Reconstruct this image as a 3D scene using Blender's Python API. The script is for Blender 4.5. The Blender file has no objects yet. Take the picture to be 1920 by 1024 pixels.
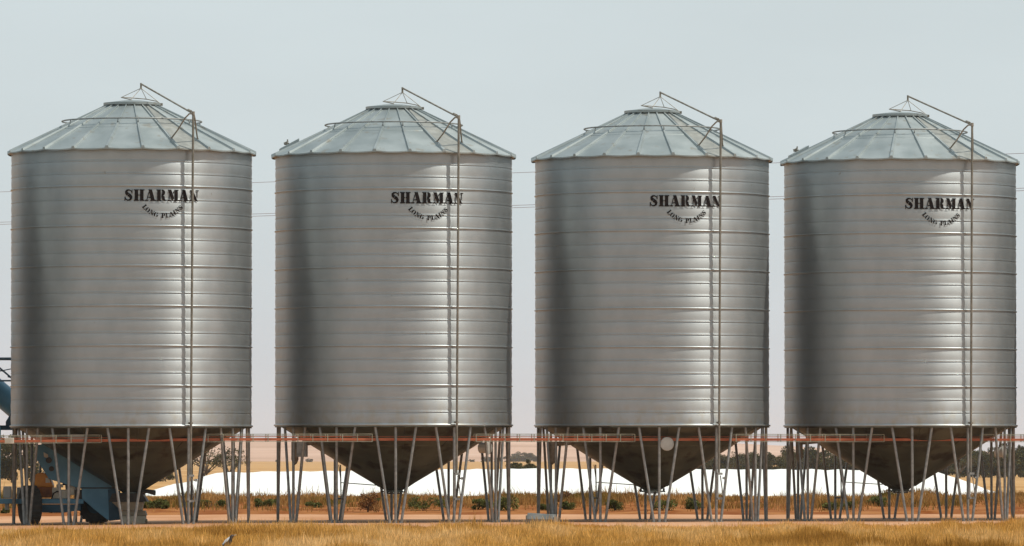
import bpy, bmesh, math, random
import numpy as np
from mathutils import Vector, Matrix
R_ = math.radians
PI = math.pi
random.seed(7); rng = np.random.default_rng(7)
scene = bpy.context.scene
COL = scene.collection

# ------------------------------------------------------------------ camera
EYE = 1.655
F = 11300.0                      # focal length in photo pixels (photo 1920 wide)
cd = bpy.data.cameras.new("camera"); cam = bpy.data.objects.new("camera", cd); COL.objects.link(cam)
cd.sensor_fit = 'HORIZONTAL'; cd.sensor_width = 36.0; cd.lens = F / 1920 * 36
cd.clip_start = 1.0; cd.clip_end = 20000
cam.location = (0, 0, EYE); cam.rotation_euler = (R_(90 + 1.688), 0, 0)
scene.camera = cam
# ------------------------------------------------------------------ world
SUN_AZ, SUN_EL = 84.0, 58.0      # azimuth to the right of the direction silo -> camera
AX, EX = R_(SUN_AZ), R_(SUN_EL)
sd = Vector((math.sin(AX)*math.cos(EX), -math.cos(AX)*math.cos(EX), math.sin(EX)))   # towards sun
w = bpy.data.worlds.new("World"); scene.world = w; w.use_nodes = True
nt = w.node_tree; nt.nodes.clear()
sky = nt.nodes.new('ShaderNodeTexSky'); sky.sky_type = 'NISHITA'; sky.sun_disc = False
sky.sun_elevation = EX; sky.sun_rotation = math.atan2(sd.x, sd.y)
sky.air_density = 1.0; sky.dust_density = 4.0; sky.ozone_density = 1.0
sc = nt.nodes.new('ShaderNodeVectorMath'); sc.operation = 'SCALE'; sc.inputs['Scale'].default_value = 0.09
nt.links.new(sky.outputs[0], sc.inputs[0])
tc = nt.nodes.new('ShaderNodeTexCoord'); sp = nt.nodes.new('ShaderNodeSeparateXYZ'); nt.links.new(tc.outputs['Generated'], sp.inputs[0])
rp = nt.nodes.new('ShaderNodeValToRGB'); nt.links.new(sp.outputs['Z'], rp.inputs[0])
e = rp.color_ramp.elements
e[0].position = 0.0; e[0].color = (0.64, 0.635, 0.65, 1)
e[1].position = 0.045; e[1].color = (0.615, 0.69, 0.71, 1)
k = rp.color_ramp.elements.new(0.016); k.color = (0.635, 0.665, 0.69, 1)
k = rp.color_ramp.elements.new(0.5); k.color = (0.50, 0.60, 0.66, 1)
mx = nt.nodes.new('ShaderNodeMix'); mx.data_type = 'RGBA'; mx.inputs[0].default_value = 0.9
nt.links.new(sc.outputs[0], mx.inputs[6]); nt.links.new(rp.outputs[0], mx.inputs[7])
bg = nt.nodes.new('ShaderNodeBackground'); bg.inputs[1].default_value = 1.0
mpw = nt.nodes.new('ShaderNodeMapping'); mpw.inputs['Scale'].default_value = (9, 9, 30); nt.links.new(tc.outputs['Generated'], mpw.inputs[0])
nw = nt.nodes.new('ShaderNodeTexNoise'); nw.inputs['Scale'].default_value = 1.6; nw.inputs['Detail'].default_value = 5; nt.links.new(mpw.outputs[0], nw.inputs[0])
mrw = nt.nodes.new('ShaderNodeMapRange'); mrw.inputs[1].default_value = .3; mrw.inputs[2].default_value = .7; mrw.inputs[3].default_value = .972; mrw.inputs[4].default_value = 1.028; nt.links.new(nw.outputs[0], mrw.inputs[0])
scw = nt.nodes.new('ShaderNodeVectorMath'); scw.operation = 'SCALE'; nt.links.new(mx.outputs[2], scw.inputs[0]); nt.links.new(mrw.outputs[0], scw.inputs['Scale'])
nt.links.new(scw.outputs[0], bg.inputs[0])
wo = nt.nodes.new('ShaderNodeOutputWorld'); nt.links.new(bg.outputs[0], wo.inputs[0])
sl = bpy.data.lights.new("sun", 'SUN'); sl.energy = 3.2; sl.angle = R_(1.4); sl.color = (1, 0.94, 0.84)
so = bpy.data.objects.new("sun", sl); COL.objects.link(so); so.location = (20, 100, 40)
so.rotation_euler = (-sd).to_track_quat('-Z', 'Y').to_euler()
scene.view_settings.view_transform = 'Standard'; scene.view_settings.look = 'None'
scene.view_settings.exposure = 0.13; scene.view_settings.gamma = 1.0
scene.render.engine = 'CYCLES'
scene.cycles.max_bounces = 6; scene.cycles.volume_bounces = 1

# ------------------------------------------------------------------ helpers
def tag(o, label=None, cat=None, group=None, kind=None):
    if label: o['label'] = label
    if cat: o['category'] = cat
    if group: o['group'] = group
    if kind: o['kind'] = kind
    return o
def empty(name, loc=(0, 0, 0), rz=0, **kw):
    o = bpy.data.objects.new(name, None); COL.objects.link(o); o.location = loc; o.rotation_euler = (0, 0, rz)
    o.empty_display_size = 0.3
    return tag(o, **kw)
class MB:
    def __init__(s): s.v = []; s.f = []
    def add(s, vs, fs):
        n = len(s.v); s.v += [tuple(p) for p in vs]; s.f += [tuple(i + n for i in f) for f in fs]
    def box(s, c, d, rz=0, M=None):
        c = Vector(c); vs = []
        for z in (-.5, .5):
            for x, y in ((-.5, -.5), (.5, -.5), (.5, .5), (-.5, .5)):
                p = Vector((x*d[0], y*d[1], z*d[2]))
                p = (M @ p) if M else (Matrix.Rotation(rz, 3, 'Z') @ p)
                vs.append(c + p)
        s.add(vs, [(3, 2, 1, 0), (4, 5, 6, 7), (0, 1, 5, 4), (1, 2, 6, 5), (2, 3, 7, 6), (3, 0, 4, 7)])
    def tube(s, pts, r, n=8, closed=False, r2=None):
        pts = [Vector(p) for p in pts]; N = len(pts); vs = []; fs = []
        up = None
        for i, p in enumerate(pts):
            if closed: t = (pts[(i+1) % N] - pts[i-1]).normalized()
            else: t = (pts[min(i+1, N-1)] - pts[max(i-1, 0)]).normalized()
            if up is None:
                a = Vector((0, 0, 1)) if abs(t.z) < .9 else Vector((1, 0, 0))
                up = (a - t*a.dot(t)).normalized()
            else: up = (up - t*up.dot(t)).normalized()
            b = t.cross(up)
            rr = r if r2 is None else r + (r2 - r)*i/max(N-1, 1)
            for k in range(n):
                a = 2*PI*k/n; vs.append(p + (up*math.cos(a) + b*math.sin(a))*rr)
        for i in range(N if closed else N-1):
            j = (i+1) % N
            for k in range(n):
                l = (k+1) % n; fs.append((i*n+k, i*n+l, j*n+l, j*n+k))
        if not closed:
            fs.append(tuple(range(n-1, -1, -1))); fs.append(tuple((N-1)*n + k for k in range(n)))
        s.add(vs, fs)
    def lathe(s, prof, n=48, c=(0, 0, 0), cap=False):
        vs = []; fs = []; m = len(prof)
        for k in range(n):
            a = 2*PI*k/n
            for r, z in prof: vs.append((c[0] + r*math.sin(a), c[1] - r*math.cos(a), c[2] + z))
        for k in range(n):
            l = (k+1) % n
            for i in range(m-1): fs.append((k*m+i, l*m+i, l*m+i+1, k*m+i+1))
        if cap:
            fs.append(tuple(k*m for k in range(n))[::-1]); fs.append(tuple(k*m+m-1 for k in range(n)))
        s.add(vs, fs)
    def prism(s, poly, y0, y1):          # polygon in XZ, thickness along Y
        n = len(poly)
        vs = [(x, y0, z) for x, z in poly] + [(x, y1, z) for x, z in poly]
        fs = [tuple(range(n)), tuple(range(2*n-1, n-1, -1))] + [(i, (i+1) % n + 0, (i+1) % n + n, i+n)[::-1] for i in range(n)]
        s.add(vs, fs)
    def build(s, name, mat, parent=None, smooth=False, bevel=0, **kw):
        me = bpy.data.meshes.new(name); me.from_pydata(s.v, [], s.f); me.update()
        bm = bmesh.new(); bm.from_mesh(me); bmesh.ops.recalc_face_normals(bm, faces=bm.faces)
        if smooth == 'angle':
            for f in bm.faces: f.smooth = True
            for ed in bm.edges:
                if len(ed.link_faces) == 2 and ed.calc_face_angle(0) > R_(35): ed.smooth = False
        elif smooth:
            for f in bm.faces: f.smooth = True
        bm.to_mesh(me); bm.free()
        me.materials.append(mat)
        o = bpy.data.objects.new(name, me); COL.objects.link(o)
        if parent: o.parent = parent
        if bevel:
            b = o.modifiers.new('bevel', 'BEVEL'); b.width = bevel; b.segments = 2; b.limit_method = 'ANGLE'
        return tag(o, **kw)
def pol(r, deg, z):                      # silo-local polar point, angle right of the camera side
    a = R_(deg); return Vector((r*math.sin(a), -r*math.cos(a), z))
def px(x, y, D):                         # point of the place at distance D
    return Vector(((x-960)*D/F, D, EYE + (845-y)*D/F))
def kids(o): return [c for c in bpy.data.objects if c.parent == o]
def copy_tree(o, parent=None):
    c = o.copy(); COL.objects.link(c)
    if parent: c.parent = parent
    for ch in kids(o): copy_tree(ch, c)
    return c

# ------------------------------------------------------------------ materials
def mat(name, c1, c2=None, rough=.7, metal=0, scale=4, stretch=(1, 1, 1), bump=0, bscale=20, detail=4, c3=None, spec=None, lo=.35, hi=.65, attr=None, trans=0, coord='Object', rvar=0, aniso=0, arot=0):
    m = bpy.data.materials.new(name); m.use_nodes = True; t = m.node_tree; L = t.links
    p = t.nodes['Principled BSDF']; p.inputs['Roughness'].default_value = rough; p.inputs['Metallic'].default_value = metal
    if spec is not None: p.inputs['Specular IOR Level'].default_value = spec
    p.inputs['Base Color'].default_value = (*c1, 1)
    co = t.nodes.new('ShaderNodeTexCoord'); mp = t.nodes.new('ShaderNodeMapping'); L.new(co.outputs[coord], mp.inputs[0])
    mp.inputs['Scale'].default_value = stretch
    oi = t.nodes.new('ShaderNodeObjectInfo'); cx = t.nodes.new('ShaderNodeCombineXYZ'); mu = t.nodes.new('ShaderNodeMath'); mu.operation = 'MULTIPLY'; mu.inputs[1].default_value = 37.0
    L.new(oi.outputs['Random'], mu.inputs[0]); L.new(mu.outputs[0], cx.inputs[0]); L.new(mu.outputs[0], cx.inputs[2]); L.new(cx.outputs[0], mp.inputs['Location'])
    if aniso:
        p.inputs['Anisotropic'].default_value = aniso; p.inputs['Anisotropic Rotation'].default_value = arot
        tg = t.nodes.new('ShaderNodeTangent'); tg.direction_type = 'RADIAL'; tg.axis = 'Z'; L.new(tg.outputs[0], p.inputs['Tangent'])
    if c2:
        n = t.nodes.new('ShaderNodeTexNoise'); n.inputs['Scale'].default_value = scale; n.inputs['Detail'].default_value = detail
        L.new(mp.outputs[0], n.inputs[0])
        r = t.nodes.new('ShaderNodeValToRGB'); r.color_ramp.elements[0].position = lo; r.color_ramp.elements[1].position = hi
        r.color_ramp.elements[0].color = (*c1, 1); r.color_ramp.elements[1].color = (*c2, 1)
        if c3: q = r.color_ramp.elements.new((lo+hi)/2); q.color = (*c3, 1)
        L.new(n.outputs[0], r.inputs[0]); out = r.outputs[0]
        if attr:
            at = t.nodes.new('ShaderNodeAttribute'); at.attribute_name = 'tint'
            hs = t.nodes.new('ShaderNodeHueSaturation'); L.new(out, hs.inputs['Color'])
            mr = t.nodes.new('ShaderNodeMapRange'); mr.inputs[3].default_value = attr[0]; mr.inputs[4].default_value = attr[1]
            L.new(at.outputs['Fac'], mr.inputs[0]); L.new(mr.outputs[0], hs.inputs['Value']); out = hs.outputs[0]
        L.new(out, p.inputs['Base Color'])
        if rvar:
            mr = t.nodes.new('ShaderNodeMapRange'); mr.inputs[3].default_value = rough-rvar; mr.inputs[4].default_value = rough+rvar
            L.new(n.outputs[0], mr.inputs[0]); L.new(mr.outputs[0], p.inputs['Roughness'])
    if bump:
        n = t.nodes.new('ShaderNodeTexNoise'); n.inputs['Scale'].default_value = bscale; n.inputs['Detail'].default_value = 3
        L.new(mp.outputs[0], n.inputs[0]); b = t.nodes.new('ShaderNodeBump'); b.inputs['Strength'].default_value = bump; b.inputs['Distance'].default_value = .02
        L.new(n.outputs[0], b.inputs['Height']); L.new(b.outputs[0], p.inputs['Normal'])
    if trans:
        p.inputs['Transmission Weight'].default_value = 0
        ts = t.nodes.new('ShaderNodeBsdfTranslucent'); mxs = t.nodes.new('ShaderNodeMixShader'); mxs.inputs[0].default_value = trans
        if c2: L.new(out, ts.inputs[0])
        else: ts.inputs[0].default_value = (*c1, 1)
        L.new(p.outputs[0], mxs.inputs[1]); L.new(ts.outputs[0], mxs.inputs[2]); L.new(mxs.outputs[0], t.nodes['Material Output'].inputs[0])
    return m
M = {}
ANR = 0.25
M['wall'] = mat('corrugated_steel', (.395, .43, .44), (.445, .48, .49), rough=.54, metal=.80, scale=2.2, stretch=(1.2, 1.2, .8), detail=6, rvar=.04, aniso=.8, arot=ANR)
M['roof'] = mat('roof_steel', (.30, .335, .33), (.385, .42, .415), rough=.55, metal=.75, scale=1.6, detail=5, rvar=.08)
M['stain'] = mat('weathered_roof_sheet', (.24, .25, .235), (.33, .34, .32), rough=.65, metal=.55, scale=5, detail=6, c3=(.285, .29, .265))
M['galv'] = mat('galvanised_pipe', (.20, .205, .195), (.31, .315, .30), rough=.5, metal=.45, scale=9, detail=4)
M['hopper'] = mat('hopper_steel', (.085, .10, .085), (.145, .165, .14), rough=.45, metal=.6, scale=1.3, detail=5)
M['pole'] = mat('dull_pole_steel', (.17, .16, .13), (.26, .24, .20), rough=.6, metal=.35, scale=6)
M['rail'] = mat('pale_zinc_rail', (.24, .23, .165), (.35, .335, .25), rough=.6, metal=.2, scale=6)
M['lattice'] = mat('faded_blue_steel', (.06, .11, .15), (.11, .17, .21), rough=.6, scale=4)
M['rust'] = mat('weathered_pipe', (.20, .17, .13), (.34, .31, .26), rough=.65, metal=.4, scale=8)
M['black'] = mat('black_paint', (.010, .008, .008), (.018, .013, .012), rough=.9, spec=.15, scale=12)
M['disc'] = mat('grey_cap', (.45, .45, .41), (.53, .53, .49), rough=.55, metal=.2, scale=6)
M['orange'] = mat('orange_paint', (.36, .085, .03), (.50, .145, .06), rough=.5, scale=3, lo=.3, hi=.7)
M['blue'] = mat('blue_paint', (.075, .23, .35), (.12, .31, .44), rough=.45, scale=2.5, detail=6)
M['bluedark'] = mat('dark_blue_paint', (.02, .07, .11), (.04, .11, .16), rough=.6, scale=3)
M['tyre'] = mat('tyre_rubber', (.035, .033, .03), (.07, .065, .055), rough=.85, scale=5)
M['engine'] = mat('orange_cowl', (.55, .19, .01), (.68, .27, .02), rough=.45, scale=4)
M['cream'] = mat('cream_paint', (.50, .46, .37), (.62, .58, .48), rough=.55, scale=8)
M['beige'] = mat('beige_metal', (.33, .29, .21), (.43, .38, .29), rough=.6, scale=6)
M['darkmetal'] = mat('dark_metal', (.05, .042, .035), (.09, .075, .06), rough=.6, metal=.3, scale=7)
M['pad'] = mat('pad_dirt', (.44, .215, .105), (.56, .315, .18), spec=.08, rough=.95, scale=.9, detail=8, c3=(.49, .26, .14), bump=.3, bscale=6)
M['soil'] = mat('red_soil', (.20, .058, .012), (.34, .14, .045), spec=.05, rough=.95, scale=1.2, detail=8, bump=.4, bscale=4)
M['tarp'] = mat('white_tarpaulin', (.83, .82, .76), (.88, .87, .82), rough=.55, scale=.6)
M['grass'] = mat('dry_grass', (.36, .165, .028), (.86, .54, .23), spec=.1, rough=.8, scale=.5, stretch=(1.3, .14, 1), detail=7, c3=(.70, .37, .09), attr=(.6, 1.3), trans=.25, lo=.33, hi=.66)
M['weed'] = mat('dry_weeds', (.15, .12, .02), (.52, .29, .10), spec=.1, rough=.85, scale=.6, stretch=(1.2, .4, 1), detail=6, c3=(.40, .21, .06), attr=(.6, 1.2), trans=.2)
M['shrubleaf'] = mat('shrub_leaves', (.07, .075, .012), (.17, .18, .045), spec=.15, rough=.7, scale=3, attr=(.6, 1.3), trans=.15)
M['brownleaf'] = mat('dry_shrub_leaves', (.20, .08, .015), (.32, .16, .04), rough=.8, scale=3, attr=(.6, 1.3), trans=.15)
M['treeleaf'] = mat('tree_leaves', (.040, .040, .012), (.085, .080, .026), spec=.1, rough=.7, scale=.5, attr=(.5, 1.4), trans=.1)
M['bark'] = mat('bark', (.07, .05, .035), (.13, .10, .075), rough=.9, scale=4)
M['wire'] = mat('wire', (.42, .37, .38), rough=.5, metal=.5)
M['wood'] = mat('pole_wood', (.14, .11, .08), (.2, .16, .12), rough=.9, scale=5)
M['birdblack'] = mat('black_feathers', (.02, .016, .016), (.035, .025, .025), rough=.6, scale=40)
M['birdwhite'] = mat('white_feathers', (.6, .58, .56), (.7, .68, .66), rough=.7, scale=40)
M['beak'] = mat('pale_beak', (.45, .42, .38), rough=.5)
# ground: dirt pad near, stubble fields beyond
g = mat('ground_earth', (.44, .215, .105), (.56, .315, .18), spec=.08, rough=.95, scale=.35, detail=9, c3=(.49, .26, .14), stretch=(1, .35, 1), bump=.3, bscale=5)
t = g.node_tree; L = t.links; p = t.nodes['Principled BSDF']
base = p.inputs['Base Color'].links[0].from_socket
co = t.nodes.new('ShaderNodeTexCoord'); sx = t.nodes.new('ShaderNodeSeparateXYZ'); L.new(co.outputs['Object'], sx.inputs[0])
mr = t.nodes.new('ShaderNodeMapRange'); mr.inputs[1].default_value = 172; mr.inputs[2].default_value = 182; L.new(sx.outputs['Y'], mr.inputs[0])
nf = t.nodes.new('ShaderNodeTexNoise'); nf.inputs['Scale'].default_value = .006; nf.inputs['Detail'].default_value = 8
mpf = t.nodes.new('ShaderNodeMapping'); mpf.inputs['Scale'].default_value = (.6, 2.5, 1); L.new(co.outputs['Object'], mpf.inputs[0]); L.new(mpf.outputs[0], nf.inputs[0])
rf = t.nodes.new('ShaderNodeValToRGB'); rf.color_ramp.elements[0].position = .35; rf.color_ramp.elements[1].position = .65
rf.color_ramp.elements[0].color = (.38, .20, .07, 1); rf.color_ramp.elements[1].color = (.52, .31, .13, 1); L.new(nf.outputs[0], rf.inputs[0])
mm = t.nodes.new('ShaderNodeMix'); mm.data_type = 'RGBA'; L.new(mr.outputs[0], mm.inputs[0]); L.new(base, mm.inputs[6]); L.new(rf.outputs[0], mm.inputs[7])
mn = t.nodes.new('ShaderNodeMapRange'); mn.inputs[1].default_value = 127; mn.inputs[2].default_value = 118; L.new(sx.outputs['Y'], mn.inputs[0])
m3 = t.nodes.new('ShaderNodeMix'); m3.data_type = 'RGBA'; L.new(mn.outputs[0], m3.inputs[0]); L.new(mm.outputs[2], m3.inputs[6]); m3.inputs[7].default_value = (.29, .23, .14, 1)
L.new(m3.outputs[2], p.inputs['Base Color'])
M['added_road'] = mat('added_road_surface', (.11, .11, .11), (.16, .16, .155), rough=.9, scale=3, spec=.2)
M['ground'] = g
def spots(m, colr, lo, hi, sc, zmax=None):
    t = m.node_tree; L = t.links; p = t.nodes['Principled BSDF']; src = p.inputs['Base Color'].links[0].from_socket
    mp = next(n for n in t.nodes if n.type == 'MAPPING')
    n = t.nodes.new('ShaderNodeTexNoise'); n.inputs['Scale'].default_value = sc; n.inputs['Detail'].default_value = 5; L.new(mp.outputs[0], n.inputs[0])
    r = t.nodes.new('ShaderNodeMapRange'); r.inputs[1].default_value = lo; r.inputs[2].default_value = hi; L.new(n.outputs[0], r.inputs[0]); f = r.outputs[0]
    if zmax:
        c = t.nodes.new('ShaderNodeTexCoord'); s_ = t.nodes.new('ShaderNodeSeparateXYZ'); L.new(c.outputs['Object'], s_.inputs[0])
        q = t.nodes.new('ShaderNodeMapRange'); q.inputs[1].default_value = zmax; q.inputs[2].default_value = zmax-.7; L.new(s_.outputs['Z'], q.inputs[0])
        k_ = t.nodes.new('ShaderNodeMath'); k_.operation = 'MULTIPLY'; L.new(f, k_.inputs[0]); L.new(q.outputs[0], k_.inputs[1]); f = k_.outputs[0]
    x = t.nodes.new('ShaderNodeMix'); x.data_type = 'RGBA'; L.new(f, x.inputs[0]); L.new(src, x.inputs[6]); x.inputs[7].default_value = (*colr, 1)
    L.new(x.outputs[2], p.inputs['Base Color'])
spots(M['wall'], (.30, .27, .22), .74, .78, 6)
spots(M['wall'], (.40, .40, .36), .45, .70, 5, 3.0)
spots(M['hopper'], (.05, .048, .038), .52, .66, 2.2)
spots(M['roof'], (.30, .30, .27), .60, .70, 4)
M['hill'] = mat('hill_stubble', (.40, .25, .17), (.56, .38, .28), spec=.05, rough=.95, scale=.0035, detail=7, stretch=(1, 1, 8), c3=(.50, .32, .23))

# ------------------------------------------------------------------ the ground
GP = [(-300, 0), (230, 0), (600, -1.53), (900, -2.33), (1500, -3.1), (3000, -3.9), (9000, -4.5)]
def gz(D):
    for (a, za), (b, zb) in zip(GP, GP[1:]):
        if D <= b: return za + (zb-za)*(D-a)/(b-a)
    return -4.5
def gzx(x, D):      # the pad falls a little towards the left
    z = gz(D)
    if D < 215 and x < -7: z -= min((-7-x)*.008, .08) * max(0, min(1, (215-D)/40))
    return z
xs = [-3500, -1500, -600, -250, -100, -60, -40, -30, -25, -20, -16, -12, -9, -7, 0, 10, 20, 40, 100, 250, 600, 1500, 3500]
ys = [-200, 0, 60, 90, 110, 120, 130, 140, 150, 160, 175, 195, 215, 230, 300, 400, 600, 900, 1500, 3000, 5000, 7500]
mb = MB(); mb.add([(x, y, gzx(x, y)) for y in ys for x in xs], [(j*len(xs)+i, j*len(xs)+i+1, (j+1)*len(xs)+i+1, (j+1)*len(xs)+i) for j in range(len(ys)-1) for i in range(len(xs)-1)])
mb.build('ground', M['ground'], smooth=True, kind='structure')
mb = MB(); mb.add([(-400, 6, .006), (400, 6, .006), (400, 22, .006), (-400, 22, .006)], [(0, 1, 2, 3)]); mb.build('added_road', M['added_road'], kind='structure')  # unseen grey road, added so the silo walls mirror less pink ground
# far hills
def ridge(X):       # x in photo px at 6000 m
    q = [(-9000, 838), (-3000, 826), (-500, 820), (300, 823), (800, 820), (1100, 823), (1385, 833), (1470, 839), (1560, 846), (2200, 856), (9000, 850)]
    for (a, ya), (b, yb) in zip(q, q[1:]):
        if X <= b:
            s = (X-a)/(b-a); s = s*s*(3-2*s); return ya + (yb-ya)*s
    return 850
mb = MB(); nx = 160; rows = [0, .12, .3, .5, .7, .86, 1, 1.15, 1.4]
vs = []
for j, s in enumerate(rows):
    for i in range(nx+1):
        X = -3400 + 6800*i/nx; D = 3000 + 3000*s
        zr = EYE + (845 - ridge(X*F/6000+960))*6000/F + 4.5
        h = (math.sin(min(s, 1)*PI/2)**1.3) if s <= 1 else math.cos((s-1)/.4*PI/2)
        z = gz(D) - .6 + (zr + .6)*h + (math.sin(X*.004+s*7)*.8 + math.sin(X*.011+s*3)*.4)*h*(1 if s < .9 else .6)
        vs.append((X, D, z))
mb.add(vs, [(j*(nx+1)+i, j*(nx+1)+i+1, (j+1)*(nx+1)+i+1, (j+1)*(nx+1)+i) for j in range(len(rows)-1) for i in range(nx)])
mb.build('hills', M['hill'], smooth=True, kind='structure')
# red soil bank behind the pad
def bankz(x, y):
    s = (y-156.2)/9.0
    h = .24*max(0, min(1, s))**.8 if y < 168 else .24*max(0, 1-(y-168)/14)
    n = .05*math.sin(x*1.3+y*.6) + .035*math.sin(x*2.9-y*1.1+2) + .03*math.sin(x*.5+1)
    return gzx(x, y) + h + n*max(0, min(1, s*2))*(h/.24) + .004
mb = MB(); bx = [-24 + .35*i for i in range(138)]; by = [156.0 + (.35*math.sin(0)) + d for d in (0, .4, 1, 1.8, 3, 4.5, 6, 8, 10, 12, 15, 19, 24, 28)]
mb.add([(x, y + (.5*math.sin(x*.7)+.3*math.sin(x*1.9) if j < 3 else 0), bankz(x, y)-(.02 if j == 0 else 0)) for j, y in enumerate(by) for x in bx],
       [(j*len(bx)+i, j*len(bx)+i+1, (j+1)*len(bx)+i+1, (j+1)*len(bx)+i) for j in range(len(by)-1) for i in range(len(bx)-1)])
mb.build('soil_bank', M['soil'], smooth=True, kind='structure')

# ------------------------------------------------------------------ blades (stuff)
def blades(name, P, H, W, mt, lean=.35, **kw):
    """P Nx3 roots, H heights, W widths: every blade a bent two-segment strip"""
    N = len(P); a = rng.uniform(0, PI, N); d = np.stack([np.cos(a), np.sin(a), np.zeros(N)], 1)
    la = rng.uniform(0, 2*PI, N); lm = H*rng.uniform(.05, lean, N)
    ld = np.stack([np.cos(la)*lm, np.sin(la)*lm, np.zeros(N)], 1); up = np.zeros((N, 3)); up[:, 2] = H
    hw = (W/2)[:, None]*d
    v = np.stack([P-hw, P+hw, P+up*.55+ld*.35+hw*.8, P+up*.55+ld*.35-hw*.8, P+up*rng.uniform(.85, 1, N)[:, None]+ld], 1).reshape(-1, 3)
    b = np.arange(N)*5
    q = np.stack([b, b+1, b+2, b+3], 1); tr = np.stack([b+3, b+2, b+4], 1)
    loops = np.concatenate([q, tr], 1).reshape(-1)
    me = bpy.data.meshes.new(name); me.vertices.add(N*5); me.vertices.foreach_set('co', v.astype(np.float32).reshape(-1))
    me.loops.add(N*7); me.loops.foreach_set('vertex_index', loops.astype(np.int32))
    st = np.stack([np.arange(N)*7, np.arange(N)*7+4], 1).reshape(-1); tt = np.tile([4, 3], N)
    me.polygons.add(N*2); me.polygons.foreach_set('loop_start', st.astype(np.int32)); me.polygons.foreach_set('loop_total', tt.astype(np.int32))
    me.update(calc_edges=True); me.validate()
    at = me.attributes.new('tint', 'FLOAT', 'POINT'); at.data.foreach_set('value', np.repeat(rng.uniform(0, 1, N), 5).astype(np.float32))
    me.materials.append(mt); o = bpy.data.objects.new(name, me); COL.objects.link(o)
    return tag(o, **kw)
def clumpf(x, y, f=1.0, seed=0):
    return (np.sin(x*1.7*f+seed)+np.sin(y*.9*f+x*.6*f+1+seed)+np.sin(x*4.1*f-y*1.3*f+seed*2)+np.sin(x*.55*f-y*.25*f+4))/4
# foreground grass
N = 210000
y = rng.uniform(88, 139, N); x = rng.uniform(-1, 1, N)*(y*.092+1.5)
edge = 127.5 + x*.30 + .8*np.sin(x*.9) + .6*np.sin(x*2.3)       # where the grass thins out at the pad
keep = rng.uniform(0, 1, N) < 1/(1+np.exp((y-edge)/.9))
x, y = x[keep], y[keep]; N = len(x)
cl = clumpf(x*.8, y*.25)*.6 + clumpf(x*2.3, y*.5, 1, 5)*.7
H = (.11 + .17*np.clip(cl+.35, 0, 1.3) + .05*rng.uniform(0, 1, N)) * np.clip((edge[keep]+2.5-y)/10, .3, 1)
H *= np.where(rng.uniform(0, 1, N) < .06, 1.5, 1)
z = np.array([gzx(a, b) for a, b in zip(x, y)])
blades('dry_grass', np.stack([x, y, z], 1), H, rng.uniform(.008, .02, N), M['grass'], label='golden dry grass growing across the foreground', cat='grass', kind='stuff')
# weeds on the bank
N = 110000
y = rng.uniform(157.5, 176, N); x = rng.uniform(-17, 17, N)
cl = clumpf(x, y, 1.3, 2)
pr = np.clip(.22 + (y-160)/6 + .5*np.clip(clumpf(x, y, .8, 9), 0, 1), .06, 1)*np.clip(.62+cl, .12, 1)
keep = rng.uniform(0, 1, N) < pr
x, y, cl = x[keep], y[keep], cl[keep]; N = len(x)
H = np.clip(.10 + .16*np.clip(cl+.4, 0, 1.2) + rng.uniform(0, .08, N), .06, .4)*np.clip((y-156)/6, .4, 1)
H *= np.where(rng.uniform(0, 1, N) < .03, 1.7, 1)
z = np.array([bankz(a, b)-.01 for a, b in zip(x, y)])
blades('dry_weeds', np.stack([x, y, z], 1), H, rng.uniform(.012, .03, N), M['weed'], lean=.6, label='brown and gold dry weeds along the red soil bank', cat='weeds', kind='stuff')

# ------------------------------------------------------------------ bushes and trees
def leafmesh(name, clumps, nper, size, mt, parent=None, squash=.8):
    """clumps: (center, radius); many small leaf quads"""
    V = []; T = []
    for c, r in clumps:
        n = int(nper*max(.3, (r/clumps[0][1])))
        d = rng.normal(size=(n, 3)); d /= np.linalg.norm(d, axis=1)[:, None]
        rad = r*rng.uniform(.25, 1.05, n)**.6
        P = np.array(c) + d*rad[:, None]*np.array([1, 1, squash])
        u = rng.normal(size=(n, 3)); u /= np.linalg.norm(u, axis=1)[:, None]
        wv = np.cross(u, rng.normal(size=(n, 3))); wv /= np.linalg.norm(wv, axis=1)[:, None]
        s = size*rng.uniform(.5, 1.3, n)[:, None]
        V.append(np.stack([P-u*s, P+wv*s*.45, P+u*s, P-wv*s*.45], 1).reshape(-1, 3))
        T.append(np.repeat(rng.uniform(0, 1, n)*.6 + rng.uniform(0, .4), 4))
    V = np.concatenate(V); T = np.concatenate(T); n = len(V)//4
    me = bpy.data.meshes.new(name); me.vertices.add(n*4); me.vertices.foreach_set('co', V.astype(np.float32).reshape(-1))
    me.loops.add(n*4); me.loops.foreach_set('vertex_index', np.arange(n*4).astype(np.int32))
    me.polygons.add(n); me.polygons.foreach_set('loop_start', (np.arange(n)*4).astype(np.int32)); me.polygons.foreach_set('loop_total', np.full(n, 4, np.int32))
    me.update(calc_edges=True)
    at = me.attributes.new('tint', 'FLOAT', 'POINT'); at.data.foreach_set('value', T.astype(np.float32))
    me.materials.append(mt); o = bpy.data.objects.new(name, me); COL.objects.link(o)
    if parent: o.parent = parent
    return o
def shrub(loc, wd, h, mt, **kw):
    r = empty('shrub', loc, **kw)
    cl = [((random.uniform(-.42, .42)*wd, random.uniform(-.3, .3)*wd, h*random.uniform(.15, .68)), min(wd, h)*random.uniform(.22, .40)) for _ in range(random.randint(9, 20))]
    leafmesh('foliage', cl, 110, .028, mt, r)
    mb = MB()
    for k in range(6):
        a = random.uniform(0, 2*PI); mb.tube([(0, 0, -.03), (math.cos(a)*wd*.15, math.sin(a)*wd*.15, h*.35), (math.cos(a)*wd*.32, math.sin(a)*wd*.3, h*random.uniform(.6, .95))], .008, 5, r2=.003)
    mb.build('stem', M['bark'], r)
    return r
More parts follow.
